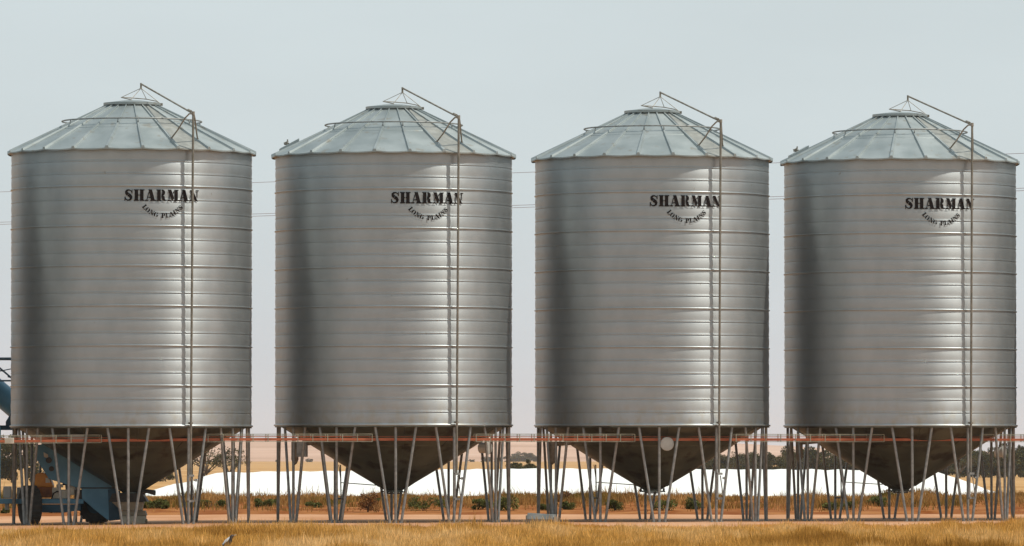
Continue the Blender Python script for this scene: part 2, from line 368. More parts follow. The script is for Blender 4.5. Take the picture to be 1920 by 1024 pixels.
# (px x, px base y, width px, height px, green?, label)
SH = [
 (280, 953, 24, 17, 1, 'low green shrub just right of the beige auger intake'),
 (305, 954, 22, 22, 1, 'green shrub between the first and second front leg groups of the leftmost silo'),
 (396, 951, 40, 14, 1, 'wide low green shrub behind the right legs of the leftmost silo'),
 (500, 950, 40, 15, 1, 'low green shrub in the gap between the two left silos'),
 (590, 952, 34, 18, 1, 'green shrub left of the pull rod under the second silo'),
 (690, 963, 24, 46, 0, 'tall brown dried weed bush left of the second silo outlet'),
 (712, 946, 16, 12, 1, 'small green shrub beside the tall brown weed bush'),
 (795, 957, 76, 34, 1, 'largest green shrub, right of the second silo outlet'),
 (903, 955, 28, 22, 1, 'green shrub behind the right leg groups of the second silo'),
 (950, 957, 34, 28, 1, 'dark green shrub in the gap between the second and third silos'),
 (1024, 957, 18, 12, 1, 'low green shrub just above the grey box on the ground'),
 (1064, 955, 22, 20, 1, 'green shrub right of the grey box on the ground'),
 (1153, 957, 24, 22, 1, 'rounded green shrub left of the third silo outlet'),
 (1242, 957, 34, 30, 1, 'upright green shrub behind the third silo front legs'),
 (1300, 955, 20, 24, 1, 'narrow green shrub right of the third silo outlet'),
 (1556, 957, 20, 16, 1, 'low green shrub behind the left rear legs of the rightmost silo'),
 (1588, 955, 18, 16, 1, 'small green shrub under the pull rod of the rightmost silo'),
 (1644, 949, 30, 18, 1, 'dark round green shrub left of the rightmost silo outlet'),
 (1706, 945, 16, 14, 1, 'small green shrub right of the rightmost silo outlet'),
 (6, 962, 22, 12, 1, 'green shrub at the left edge under the blue chassis'),
 (100, 962, 44, 12, 1, 'low green shrub seen under the blue chassis beam'),
 (1060, 940, 26, 20, 0, 'small brown dried bush right of the third silo left legs'),
 (1185, 934, 24, 16, 0, 'round brown dried bush left of the third silo outlet'),
 (1660, 936, 34, 26, 0, 'brown dried bush on the bank behind the rightmost silo outlet'),
]
for X, Y, W_, H_, gr, lb in SH:
    # distance at which the bank surface projects to Y
    best = min((abs(845 + (EYE-bankz((X-960)*d/F, d))*F/d - Y), d) for d in [157+.25*i for i in range(60)])[1]
    x0 = (X-960)*best/F; s = best/F
    shrub((x0, best, bankz(x0, best)), W_*s*random.uniform(1.0, 1.5), H_*s*random.uniform(.95, 1.2), M['shrubleaf'] if gr else M['brownleaf'], label=lb, cat='shrub', group='shrubs along the red bank')

def tree_proto(name, h, wd, seed, sparse=0, trunk=.35):
    random.seed(seed)
    r = empty(name)
    mb = MB(); tops = []
    th = h*trunk
    mb.tube([(0, 0, -.3), (.05*h, 0, th*.5), (0, .03*h, th)], .035*h, 8, r2=.02*h)
    nl = 9 if not sparse else 12
    for k in range(nl):
        a = 2*PI*k/nl + random.uniform(-.3, .3); rr = wd*random.uniform(.22, .46); zt = h*random.uniform(.55, .93)
        mid = (math.cos(a)*rr*.5, math.sin(a)*rr*.5, th + (zt-th)*.45)
        mb.tube([(0, .03*h, th*random.uniform(.6, 1)), mid, (math.cos(a)*rr, math.sin(a)*rr, zt)], .013*h, 6, r2=.004*h)
        tops.append((math.cos(a)*rr, math.sin(a)*rr, zt)); tops.append(mid)
        if sparse:
            for _ in range(4):
                b = a + random.uniform(-.8, .8); r3 = rr*random.uniform(.9, 1.4); e3 = (math.cos(b)*r3, math.sin(b)*r3, zt*random.uniform(.75, 1.08))
                mb.tube([mid, e3], .005*h, 5, r2=.002*h); tops.append(e3)
    mb.build('trunk', M['bark'], r)
    cl = []
    for tpt in tops:
        if sparse and random.random() < .35: continue
        cl.append((tpt, h*random.uniform(.10, .19)*(.7 if sparse else 1)))
    if not sparse:
        for k in range(34):
            a = random.uniform(0, 2*PI); q_ = random.random(); rr = wd*.5*math.sqrt(random.random()); cl.append(((math.cos(a)*rr, math.sin(a)*rr, h*(.10 + .68*q_)), h*random.uniform(.11, .2)))
    cl.sort(key=lambda q: -q[1])
    leafmesh('crown', cl, 170 if not sparse else 40, h*(.042 if not sparse else .026), M['treeleaf'], r)
    return r
protos = [tree_proto('scrub_tree', 5, 6.5, 3, trunk=.2), tree_proto('scrub_tree', 5, 5.5, 5, trunk=.22), tree_proto('scrub_tree', 5, 7.5, 8, trunk=.18), tree_proto('scrub_tree', 5, 6, 11, sparse=1, trunk=.25)]
used = [0]*4
def place_tree(pi, X, ybase, ytop, D, label, group=None, wscale=1):
    o = protos[pi] if not used[pi] else copy_tree(protos[pi]); used[pi] = 1
    x0 = (X-960)*D/F; zb = EYE + (845-ybase)*D/F if ybase else gz(D)
    zt = EYE + (845-ytop)*D/F; s = (zt-zb)/5.0
    o.location = (x0, D, zb); o.scale = (s*wscale, s*wscale, s); o.rotation_euler = (0, 0, random.uniform(0, 6.28))
    tag(o, label, 'tree', group); return o
random.seed(21)
place_tree(2, 22, None, 815, 600, 'tall dark tree at the left edge behind the blue machine', None, .8)
place_tree(0, -20, None, 822, 640, 'bushy tree cut by the left edge of the photo')
place_tree(3, 385, None, 819, 620, 'sparse leaning tree with bare twigs behind the leftmost silo right legs', None, 1.25)
place_tree(1, 312, None, 874, 640, 'low dark tree left of the sparse tree, behind the leftmost hopper', None, 1.2)
place_tree(3, 432, None, 838, 700, 'thin sparse tree right of the leaning bare-twigged tree', None, 1.0)
place_tree(2, 978, None, 862, 500, 'round dark bush above the white tarpaulin between the second and third silos', None, .95)
G2 = 'dark scrub trees behind the two right silos'
TR = [(1322, 861), (1348, 853), (1374, 846), (1402, 851), (1428, 848), (1452, 858), (1478, 842), (1502, 838), (1528, 846), (1556, 843), (1590, 852), (1625, 846), (1670, 850), (1720, 852), (1765, 846), (1800, 840), (1826, 846), (1852, 838), (1880, 842), (1912, 832), (1935, 838)]
LB = ['leftmost tree of the dark row, low behind the third hopper', 'bushy scrub tree just right of the third hopper edge', 'scrub tree behind the third silo right front legs', 'rounded scrub tree left of the third silo right post',
 'scrub tree directly behind the third silo right post', 'low scrub tree in the gap left of the fourth silo', 'tall scrub tree in the gap touching the fourth silo left post', 'tall scrub tree behind the fourth silo left leg groups',
 'scrub tree right of the fourth silo left leg groups', 'scrub tree behind the upper left of the fourth hopper', 'scrub tree mostly hidden at the left half of the fourth hopper', 'scrub tree hidden behind the fourth hopper left of centre',
 'scrub tree hidden behind the fourth hopper centre', 'scrub tree hidden behind the fourth hopper right of centre', 'scrub tree at the lower right edge of the fourth hopper', 'sparse topped scrub tree behind the fourth silo lid pole',
 'scrub tree just right of the fourth silo lid pole', 'tall scrub tree behind the fourth silo far right leg group', 'scrub tree behind the fourth silo right posts', 'tallest dark tree at the right edge of the photo', 'dark tree cut off by the right edge of the photo']
for i, ((X, yt), lb) in enumerate(zip(TR, LB)):
    pi = 3 if i in (2, 6, 15) else i % 3
    if i in (2, 6, 15): place_tree(1, X+8, None, yt+8, 905+5*i, 'dense low tree directly behind the ' + ['bare twigged scrub tree beside the third silo right legs', 'tall twiggy tree touching the fourth silo left post', 'sparse topped tree behind the fourth silo lid pole'][(2, 6, 15).index(i)], G2, 1.1)
    place_tree(pi, X, None, yt, 850+13*(i % 5), lb, G2, 1.15)
G3 = 'hazy trees on the far field edge'
for i, (X, yt, lb) in enumerate([(580, 860, 'faint far tree on the field edge left of the second hopper'), (520, 862, 'faint far tree just right of the second silo left post'), (885, 861, 'hazy far tree right of the second hopper'), (912, 856, 'hazy far tree behind the round cap of the second silo'),
        (935, 858, 'hazy far tree left of the second silo right post'), (962, 852, 'hazy far tree nearest the second silo right post above the dark bush'), (980, 848, 'tallest hazy far tree above the round dark bush'), (1000, 853, 'hazy far tree nearest the third silo left post'), (1040, 862, 'hazy far tree inside the left legs of the third silo')]):
    place_tree(i % 3, X, 867, yt, 2900+20*i, lb, G3, 1.5)

# ------------------------------------------------------------------ grain bunker
prof = [(262, 932), (277, 929), (287, 918), (312, 911), (342, 907), (362, 901), (385, 892), (405, 887), (440, 885.5), (475, 885), (523, 884), (655, 883), (802, 881), (955, 879.5), (1010, 879), (1120, 879), (1300, 880), (1435, 880), (1622, 881), (1700, 882), (1751, 883), (1815, 904), (1850, 919), (1878, 927), (1886, 930)]
DB = 220.0; mb = MB(); vs = []; xs_ = []
for (a, ya), (b, yb) in zip(prof, prof[1:]):
    n = max(1, int((b-a)/14))
    for i in range(n): xs_.append((a+(b-a)*i/n, ya+(yb-ya)*i/n))
xs_.append(prof[-1])
cs = [(0, 0), (.9, .35), (2.2, .72), (3.6, .93), (5, 1), (6.4, .93), (8, .7), (10, .3), (11, 0)]
for X, Y in xs_:
    x0 = (X-960)*(DB+5)/F; zt = EYE + (845-Y)*(DB+5)/F
    for j, (dy, hh) in enumerate(cs):
        wob = .014*math.sin(X*.11+j) + .012*math.sin(X*.31+2*j) + (.03*math.sin(X*.5+j*1.7) if X < 400 else 0)
        vs.append((x0, DB+dy + .15*math.sin(X*.05), -.04 + max(zt+.04, .02)*hh + (wob*hh)))
m = len(cs); mb.add(vs, [(i*m+j, (i+1)*m+j, (i+1)*m+j+1, i*m+j+1) for i in range(len(xs_)-1) for j in range(m-1)])
bk = mb.build('grain_bunker', M['tarp'], smooth=True, label='long low grain heap under a white tarpaulin behind the silos', cat='grain heap')

# ------------------------------------------------------------------ the silos
RW = 2.75; Z0 = 2.255; ZE = 8.47; SHT = .8985
def silo_parts():
    S = empty('grain_silo')
    # wall
    prof = [(RW-.02, Z0-.03), (RW+.035, Z0-.03), (RW+.035, Z0+.004), (RW, Z0+.012)]
    for i in range(7):
        za = Z0 + SHT*i; zb = min(Z0 + SHT*(i+1), ZE+.03) if i == 6 else Z0 + SHT*(i+1)
        for s in range(3):
            a = za + (zb-za)*s/3; b = za + (zb-za)*(s+1)/3
            a2 = a + .022; b2 = b - .026
            for q in range(0, 7):
                u = q/6; prof.append((RW + .0075*math.sin(PI*u), a2 + (b2-a2)*u))
            if s < 2: prof += [(RW-.004, b-.021), (RW+.011, b-.013), (RW+.011, b-.004), (RW-.003, b+.004), (RW+.006, b+.012), (RW, b+.018)]
            elif i < 6: prof += [(RW+.002, b-.02), (RW+.022, b-.012), (RW+.026, b), (RW+.022, b+.01), (RW-.002, b+.012)]
    prof.append((RW-.01, ZE+.06))
    prof = [p for k, p in enumerate(prof)]
    mb = MB(); mb.lathe(prof, 144)
    wl = mb.build('wall', M['wall'], S, smooth=True)
    mb = MB(); lettering(mb); mb.build('lettering', M['black'], wl)
    # roof
    NR = 22; ph = 8.6; st = 360/NR; RE = 2.85; RT = .60; SL = .478
    def rz(r): return ZE + .04 + (RE-r)*SL
    rf = MB(); sp_ = MB()
    for k in range(NR):
        a0 = ph + k*st; tgt = sp_ if k == 1 else rf
        rr = [RE, RE, 2.5, 2.1, 1.76, 1.755, 1.3, .9, RT]; off = [-.03, 0, 0, 0, 0, .01, .01, .01, .01]
        vs = []
        for r, o_ in zip(rr, off):
            for q in range(7):
                u = q/6; sag = -.022*math.sin(PI*u)*(r/RE)**2 - .006
                vs.append(pol(r, a0 + st*u, rz(r) + o_ + sag))
        tgt.add(vs, [(i*7+q, i*7+q+1, (i+1)*7+q+1, (i+1)*7+q) for i in range(len(rr)-1) for q in range(6)])
        # standing rib
        a = R_(a0); d = Vector((math.sin(a), -math.cos(a), 0)); tn = Vector((math.cos(a), math.sin(a), 0))
        vs = []
        for r in (RE+.004, RT+.01):
            wb, wt, hh = (.044, .028, .072) if r > 1 else (.018, .012, .05)
            if r > 1: hh = .052
            c = d*r; zz = rz(r) - .012
            for sx, hz in ((-wb, 0), (wb, 0), (wt, hh), (-wt, hh)): vs.append(c + tn*sx + Vector((0, 0, zz+hz)))
        rf.add(vs, [(0, 1, 2, 3), (7, 6, 5, 4), (0, 4, 5, 1), (1, 5, 6, 2), (2, 6, 7, 3), (3, 7, 4, 0)])
    # eave flashing under the sheets
    rf.lathe([(RW-.05, ZE+.03), (RW+.03, ZE+.022), (RW+.085, ZE+.012)], 88)
    ro = rf.build('roof', M['roof'], S, smooth=False)
    sp_.build('roof_panel', M['stain'], ro, label='weathered yellowish roof sheet')
    zt = rz(RT)
    mb = MB(); mb.lathe([(.60, zt-.04), (.60, zt+.02), (.655, zt+.02), (.655, zt+.075), (.56, zt+.085), (.40, zt+.11), (.2, zt+.135), (0.001, zt+.15)], 44)
    mb.build('filler_lid', M['roof'], S, smooth='angle')
    # lid lifting frame
    c = Vector((.215, .05, zt+.135))
    ring = [(-.465, 0, .073), (-.22, -.36, .0), (-.135, -.50, -.115), (.25, -.40, -.12), (.46, -.02, -.09), (.34, .30, .0), (.086, .45, .06), (-.25, .40, .085)]
    ring = [c + Vector(q) for q in ring]
    mb = MB(); mb.tube(ring, .011, 6, closed=True)
    ap = Vector((.20, .12, 10.10))
    for q in (0, 1, 4, 6): mb.tube([ap - Vector((0, 0, .09)), ring[q]], .0075, 5)
    mb.tube([ap + Vector((0, 0, .03)), ap - Vector((0, 0, .11))], .022, 8)
    mb.box(ring[4], (.06, .06, .06))
    mb.build('lid_frame', M['rust'], S, smooth='angle')
    # hand rail around the roof
    mb = MB(); n = 60; rr = 1.6; zz = rz(rr) + .125
    mb.tube([pol(rr, 360*k/n, zz) for k in range(n)], .018, 7, closed=True)
    for k in range(0, NR, 3): mb.tube([pol(rr, ph+k*st, zz), pol(rr+.02, ph+k*st, rz(rr)+.03)], .012, 6)
    mb.build('roof_rail', M['galv'], S, smooth=True)
    # lid pole
    PA = 32.0; top = pol(2.90, PA, 9.30); bot = pol(2.84, PA-.4, 1.12)
    mb = MB(); mb.tube([top, bot], .027, 9)
    for z_ in (2.3,): mb.box(pol(2.84, PA-.5, z_), (.05, .12, .05), rz=R_(PA))
    mb.build('lid_pole', M['pole'], S, smooth='angle')
    mb = MB(); mb.tube([top + Vector((0, 0, -.02)), ap + Vector((0, 0, .01))], .021, 8); mb.tube([top + Vector((0, 0, -.05)), top + Vector((0, 0, .03))], .036, 8)
    e_ = top + (ap-top)*.04; mb.tube([e_, top + (ap-top)*.09], .034, 8)
    mb.build('lid_arm', M['rust'], S, smooth='angle')
    for rib in (1, 2):
        a = ph + rib*st; ft = pol(2.43, a, rz(2.43)+.02)
        s_ = top + Vector((0, 0, -.02)); dirp = (ft - s_)
        p1 = s_ + Vector((dirp.x*.18, dirp.y*.18, .0)); p2 = s_ + Vector((dirp.x*.38, dirp.y*.38, dirp.z*.18))
        mb = MB(); mb.tube([s_, p1, p2, s_ + dirp*.7 + Vector((0, 0, .03)), ft], .018, 7); mb.box(ft, (.05, .05, .05))
        mb.build('pole_brace', M['rust'], S, smooth='angle')
    # winch on the pole
    mb = MB(); b0 = pol(2.90, PA-2.2, 0)
    mb.tube([b0 + Vector((0, 0, 1.12)), b0 + Vector((0, 0, .56))], .034, 9)
    mb.box(pol(2.90, PA-1, 1.12), (.14, .07, .05), rz=R_(PA)); mb.box(pol(2.90, PA-1, .55), (.13, .07, .05), rz=R_(PA))
    mb.tube([pol(2.97, PA-1.3, 1.08), pol(2.97, PA+.4, .54)], .013, 6)
    mb.tube([pol(2.97, PA, 1.02), pol(2.97, PA+1.2, 1.02)], .02, 7); mb.box(pol(2.97, PA+1.0, 1.02), (.05, .05, .06))
    mb.build('winch', M['galv'], S, smooth='angle')
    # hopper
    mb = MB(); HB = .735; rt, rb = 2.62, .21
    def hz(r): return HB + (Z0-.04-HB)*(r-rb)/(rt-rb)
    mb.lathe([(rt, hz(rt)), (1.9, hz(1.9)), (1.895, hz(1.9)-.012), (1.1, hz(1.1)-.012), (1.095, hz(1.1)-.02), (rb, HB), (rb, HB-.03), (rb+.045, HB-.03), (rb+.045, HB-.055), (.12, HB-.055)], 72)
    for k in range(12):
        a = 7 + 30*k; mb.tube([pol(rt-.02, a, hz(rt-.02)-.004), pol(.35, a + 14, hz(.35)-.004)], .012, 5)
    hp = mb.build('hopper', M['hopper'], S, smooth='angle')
    mb = MB()                                   # slide gate, its lugs and the inclined track
    mb.box((0, 0, HB-.075), (.34, .34, .03)); mb.box((-.27, -.1, HB-.01), (.05, .04, .09)); mb.box((.27, -.1, HB-.01), (.05, .04, .09))
    mb.tube([(-.21, -.1, HB-.04), (-.30, -.1, HB-.04)], .012, 6); mb.tube([(.21, -.1, HB-.03), (.31, -.1, HB-.05)], .012, 6)
    mb.tube([(-.52, .10, 1.00), (-.12, .10, HB-.05)], .018, 6); mb.tube([(-.30, .10, HB-.02), (-.12, .10, HB-.05)], .014, 6); mb.tube([(-.52, .10, 1.0), (-.45, .08, 1.03)], .014, 6)
    mb.build('slide_gate', M['darkmetal'], hp, smooth='angle')
    # rod and lever to the left rear leg group
    lv = pol(2.66, 180+32.0+2.1, 0); q = Vector((-lv.x, 0, 0))
    lv = Vector((-1.36, 2.25, 0))
    mb = MB(); mb.tube([(-.42, .15, .85), (lv.x+.06, lv.y, .90)], .011, 6)
    mb.tube([(lv.x+.06, lv.y, 1.32), (lv.x+.075, lv.y, .52)], .016, 7); mb.tube([(lv.x-.09, lv.y, .52), (lv.x+.12, lv.y, .52)], .022, 7)
    mb.tube([(lv.x+.075, lv.y, .90), (lv.x+.02, lv.y, 1.32)], .010, 6)
    mb.build('gate_rod', M['rust'], S, smooth='angle')
    # top ring and legs
    mb = MB(); mb.lathe([(2.62, Z0-.06), (2.76, Z0-.06), (2.76, Z0-.032), (2.62, Z0-.032), (2.62, Z0-.06)], 96)
    mb.build('ring_beam', M['hopper'], S, smooth='angle')
    RL = 2.69
    for k in range(12):
        ac = 2.15 + 30*k
        for s in (-1, 0, 1):
            ft = pol(RL, ac + s*2.7, 0); tp = pol(RL, ac + s*10, Z0-.05)
            mb = MB(); mb.tube([ft, tp], .032, 9)
            mb.box(ft + Vector((0, 0, .006)), (.10, .10, .012), rz=R_(ac))
            mb.build('leg', M['galv'], S, smooth='angle')
    return S

# ---- stencil lettering
def ribbon(pts, ws):
    n = len(pts); Lf = []; Rt = []
    for i in range(n):
        a = pts[max(i-1, 0)]; b = pts[min(i+1, n-1)]; tx, ty = b[0]-a[0], b[1]-a[1]; l = math.hypot(tx, ty) or 1
        nx_, ny_ = -ty/l, tx/l; h = ws[i]/2
        Lf.append((pts[i][0]+nx_*h, pts[i][1]+ny_*h)); Rt.append((pts[i][0]-nx_*h, pts[i][1]-ny_*h))
    return [[Lf[i], Lf[i+1], Rt[i+1], Rt[i]] for i in range(n-1)]
def rect(x0, y0, x1, y1): return [[(x0, y0), (x1, y0), (x1, y1), (x0, y1)]]
def arc(cx, cy, rx, ry, a0, a1, w0, w1, n=9):
    pts = []; ws = []
    for i in range(n):
        a = R_(a0 + (a1-a0)*i/(n-1)); pts.append((cx+rx*math.cos(a), cy+ry*math.sin(a)))
        ws.append(w0 + (w1-w0)*abs(math.cos(a)))
    return ribbon(pts, ws)
GL = {}
GL['S'] = (.80, ribbon([(.66, .74), (.60, .87), (.45, .945), (.28, .92), (.19, .82), (.21, .68), (.34, .56)], [.05, .08, .11, .16, .22, .27, .30])
   + ribbon([(.36, .545), (.52, .43), (.60, .31), (.57, .17), (.46, .075), (.30, .055), (.17, .13), (.10, .28)], [.30, .29, .25, .19, .13, .10, .08, .05])
   + [[(.62, .64), (.72, .64), (.72, 1.0), (.66, 1.0)], [(.04, 0), (.10, 0), (.14, .36), (.04, .36)]])
GL['H'] = (.98, rect(.10, 0, .40, 1) + rect(.56, 0, .86, 1) + rect(.02, 0, .45, .09) + rect(.02, .91, .45, 1) + rect(.51, 0, .94, .09) + rect(.51, .91, .94, 1) + rect(.40, .45, .455, .55) + rect(.505, .45, .56, .55))
GL['A'] = (.96, [[(.30, 1), (.60, 1), (.86, .05), (.54, .05)], [(.13, .05), (.20, .05), (.37, .74), (.315, .80)]] + rect(.0, 0, .30, .09) + rect(.46, 0, .94, .09) + [[(.27, .27), (.49, .27), (.46, .36), (.29, .36)]])
GL['R'] = (.98, rect(.10, 0, .40, 1) + rect(.02, 0, .45, .09) + rect(.02, .91, .42, 1) + arc(.47, .735, .19, .22, 88, -88, .08, .27)
   + ribbon([(.50, .47), (.62, .36), (.66, .16), (.78, .045), (.92, .10)], [.10, .26, .25, .12, .05]))
GL['M'] = (1.06, [[(.03, 1), (.36, 1), (.60, .30), (.50, .03), (.46, .03)], [(.135, .05), (.20, .05), (.245, .62), (.205, .70)]] + rect(.02, 0, .32, .09) + [[(.56, .62), (.70, 1), (.64, 1), (.52, .72)]]
   + rect(.68, 0, .96, 1) + rect(.62, 0, 1.02, .09) + rect(.68, .91, 1.02, 1))
GL['N'] = (.98, [[(.04, 1), (.36, 1), (.88, .0), (.76, .0), (.60, .10)], [(.14, .05), (.22, .05), (.22, .62), (.14, .78)], [(.76, .40), (.83, .28), (.83, .95), (.76, .95)]] + rect(.02, 0, .36, .09) + rect(.64, .91, .96, 1))
GL['L'] = (.74, rect(.08, 0, .36, 1) + rect(.0, 0, .42, .09) + rect(.0, .91, .44, 1) + [[(.42, 0), (.70, 0), (.70, .32), (.64, .32), (.58, .09), (.42, .09)]])
GL['O'] = (.92, arc(.40, .5, .27, .44, 100, 260, .06, .27, 11) + arc(.48, .5, .27, .44, -80, 80, .06, .27, 11))
GL['G'] = (.96, arc(.40, .5, .27, .44, 100, 260, .06, .27, 11) + arc(.47, .5, .27, .44, 25, 80, .07, .14, 5) + arc(.47, .5, .27, .44, -80, -40, .07, .14, 5) + rect(.56, .08, .82, .46) + rect(.50, .38, .90, .47))
GL['P'] = (.88, rect(.10, 0, .38, 1) + rect(.02, 0, .46, .09) + rect(.02, .91, .40, 1) + arc(.46, .71, .20, .24, 88, -88, .08, .26))
GL['I'] = (.52, rect(.11, 0, .39, 1) + rect(.02, 0, .48, .09) + rect(.02, .91, .48, 1))
def lettering(mb):
    def put(poly, kx):
        # poly in (arc metres from centre line, z); map to the cylinder
        vs = []
        for s_, z_ in poly:
            a = R_(18.0) + s_/RW; vs.append(((RW+.018+kx)*math.sin(a), -(RW+.018+kx)*math.cos(a), z_))
        mb.add(vs, [tuple(range(len(vs)))])
    H = .258; word = 'SHARMAN'; adv = sum(GL[c][0] for c in word); W = 1.765; sx = W/adv; x = -W/2; zb = 7.302; kx = 0
    for c in word:
        for poly in GL[c][1]:
            kx = (kx + .0004) % .0032; put([(x+u*sx, zb+v*H) for u, v in poly], kx)
        x += GL[c][0]*sx
    txt = 'LONG PLAINS'; h = .108; rb = .60; cz = 7.52; adv = [GL[c][0] if c != ' ' else .55 for c in txt]; tot = sum(adv); ang = -R_(54); span = R_(108)
    for c, ad in zip(txt, adv):
        da = span*ad/tot
        if c != ' ':
            for poly in GL[c][1]:
                kx = (kx + .0004) % .0032; out = []
                for u, v in poly:
                    t_ = ang + da*(u/ad); r = rb - v*h
                    out.append((r*math.sin(t_), cz - r*math.cos(t_)))
                put(out, kx)
        ang += da

proto = silo_parts()
SILO = [((246.5-960)*138.2/F, 138.2, -.03), ((738-960)*140.3/F, 140.3, 0), ((1222.7-960)*142.0/F, 142.0, 0), ((1688-960)*143.5/F, 143.5, 0)]
SL_ = ['leftmost of the four silver grain silos, with the blue machine under it', 'second silver grain silo from the left, an oval cap by its right legs', 'third silver grain silo from the left, a round pale disc on its hopper', 'rightmost of the four silver grain silos, a hatch on its left roof edge']
silos = []
for i, (loc, lb) in enumerate(zip(SILO, SL_)):
    o = proto if i == 0 else copy_tree(proto)
    o.location = loc; tag(o, lb, 'silo', 'silver grain silos in a row'); silos.append(o)
for o, a_ in zip(silos, (.4, 0, -2.2, -1.0)):
    kid = next(c for w_ in kids(o) if w_.name.startswith('wall') for c in kids(w_)); kid.rotation_euler = (0, 0, R_(a_))
NEIGH = True
if NEIGH:   # the row goes on beyond both edges of the photograph and is mirrored in the steel
    for loc, lb in (((-14.75, 136.4, -.06), 'silver grain silo just beyond the left edge of the photo'), ((15.25, 145.3, 0), 'silver grain silo just beyond the right edge of the photo')):
        o = copy_tree(proto); o.location = loc; tag(o, lb, 'silo', 'silver grain silos in a row')
# things that differ from silo to silo
def cap_disc(S, deg, z, r=.155):
    mb = MB(); n = 28; d = pol(1, deg, 0); tn = Vector((math.cos(R_(deg)), math.sin(R_(deg)), 0)); vs = []
    for rr, q in ((r*.8, 2.35), (r*.8, 2.54), (r, 2.54), (r, 2.57), (r*.93, 2.58), (.001, 2.585)):
        for k in range(n):
            a = 2*PI*k/n; vs.append(d*q + tn*math.cos(a)*rr + Vector((0, 0, z + math.sin(a)*rr)))
    mb.add(vs, [(i*n+k, i*n+(k+1) % n, (i+1)*n+(k+1) % n, (i+1)*n+k) for i in range(5) for k in range(n)])
    return mb.build('round_cap', M['disc'], S, smooth='angle')
cap_disc(silos[1], 59.7, 1.72); cap_disc(silos[2], 6.4, 1.81, .16); cap_disc(silos[3], 69, 1.62)
def hang_duct(S, deg, z0, z1, box=False):
    mb = MB(); c = pol(2.5, deg, 0)
    mb.lathe([(.001, z0), (.05, z0+.04), (.085, z0+.13), (.085, z1), (.001, z1+.01)], 18, c)
    mb.tube([c + Vector((0, 0, z1-.06)), pol(1.95, deg, z1-.02)], .05, 10)
    mb.build('air_duct', M['rust'], S, smooth='angle')
hang_duct(silos[1], -64.5, 1.32, 1.86); hang_duct(silos[2], -70.5, 1.32, 1.86); hang_duct(silos[3], -77, 1.38, 1.9)
mb = MB(); mb.box(pol(2.52, -55.5, 1.69), (.24, .12, .36), rz=R_(-14)); mb.build('control_box', M['galv'], silos[1], bevel=.01)
def hatch(S, deg):
    z_ = lambda r: ZE + .04 + (2.85-r)*.478
    mb = MB(); ra, rb_ = 2.66, 2.22; d = pol(1, deg, 0); tn = Vector((math.cos(R_(deg)), math.sin(R_(deg)), 0))
    vs = []
    for h in (.0, .10):
        for r, s in ((ra, -.21), (ra, .21), (rb_, .21), (rb_, -.21)):
            vs.append(d*r + tn*s + Vector((0, 0, z_(r) + h*(1 if r == rb_ or h == 0 else .75))))
    mb.add(vs, [(0, 1, 2, 3), (7, 6, 5, 4), (0, 4, 5, 1), (1, 5, 6, 2), (2, 6, 7, 3), (3, 7, 4, 0)])
    h = mb.build('roof_hatch', M['roof'], S, bevel=.01)
    mb = MB(); c = d*2.5 + Vector((0, 0, z_(2.5)+.08)); mb.box(c + Vector((0, 0, .03)), (.12, .1, .05)); mb.tube([c + tn*.06, c + tn*.06 + Vector((.02, 0, .13))], .016, 6); mb.tube([c - tn*.06 + Vector((-.06, 0, .05)), c + Vector((.04, 0, .09))], .014, 6)
    mb.build('latch', M['rust'], h)
hatch(silos[1], -84); hatch(silos[3], -84)

# ------------------------------------------------------------------ orange conveyor under the row
u = Vector((math.cos(R_(16.6)), math.sin(R_(16.6)), 0)); nrm = Vector((math.sin(R_(16.6)), -math.cos(R_(16.6)), 0))
C2 = Vector((SILO[1][0], SILO[1][1], 0)); O_ = C2 + nrm*2.41
cv = empty('conveyor', O_, label='long orange conveyor with silver side frames running under all the silos', cat='conveyor')
def tpar(c): return (Vector((c[0], c[1], 0)) - C2).dot(u)
ts = [tpar((-14.75, 136.4, 0))] + [tpar(c) for c in SILO] + [tpar((15.25, 145.3, 0))]
def cpt(t_, n_, z_):
    if t_ < -4: z_ -= min(.05, (-4-t_)*.008)
    return u*t_ + nrm*n_ + Vector((0, 0, z_))
def barbox(mb, a, b, n_, z_, w_, h_):
    k = max(1, int((b-a)/2)); P0 = []
    for i in range(k+1):
        t_ = a + (b-a)*i/k
        for dn, dz in ((-w_/2, -h_/2), (w_/2, -h_/2), (w_/2, h_/2), (-w_/2, h_/2)): P0.append(cpt(t_, n_+dn, z_+dz))
    fs = [(i*4+q, i*4+(q+1) % 4, (i+1)*4+(q+1) % 4, (i+1)*4+q) for i in range(k) for q in range(4)] + [(3, 2, 1, 0), tuple(k*4+q for q in range(4))]
    mb.add(P0, fs)
mb = MB(); barbox(mb, ts[0]-2, ts[-1]+2, 0, 1.912, .08, .060); barbox(mb, ts[0]-2, ts[-1]+2, -.10, 1.975, .02, .016)
mb.build('beam', M['orange'], cv)
for i in range(5):
    a, b = ts[i]+1.27, ts[i+1]-1.20
    mb = MB()
    for n_ in (.10, -.10):
        barbox(mb, a, b, n_, 2.035, .016, .013); barbox(mb, a, b, n_, 1.862, .016, .014)
        k = int(round((b-a)/.35))
        for j in range(k+1):
            c = cpt(a + (b-a)*j/k, n_, 1.948); mb.box(c, (.019, .015, .17), rz=R_(16.6))
    barbox(mb, a, b, .0, 2.00, .006, .006); barbox(mb, a, b, -.06, 2.01, .006, .006)
    mb.build('side_frame', M['rail'], cv)
mb = MB(); c_ = px(18, 826.5, 135.0) - O_; mb.box(c_, (.20, .08, .13)); mb.build('junction_box', M['cream'], cv, bevel=.008)
mb = MB(); c_ = px(146, 821, 136.0) - O_; mb.box(c_, (.34, .02, .15)); mb.build('cover_plate', M['disc'], cv)

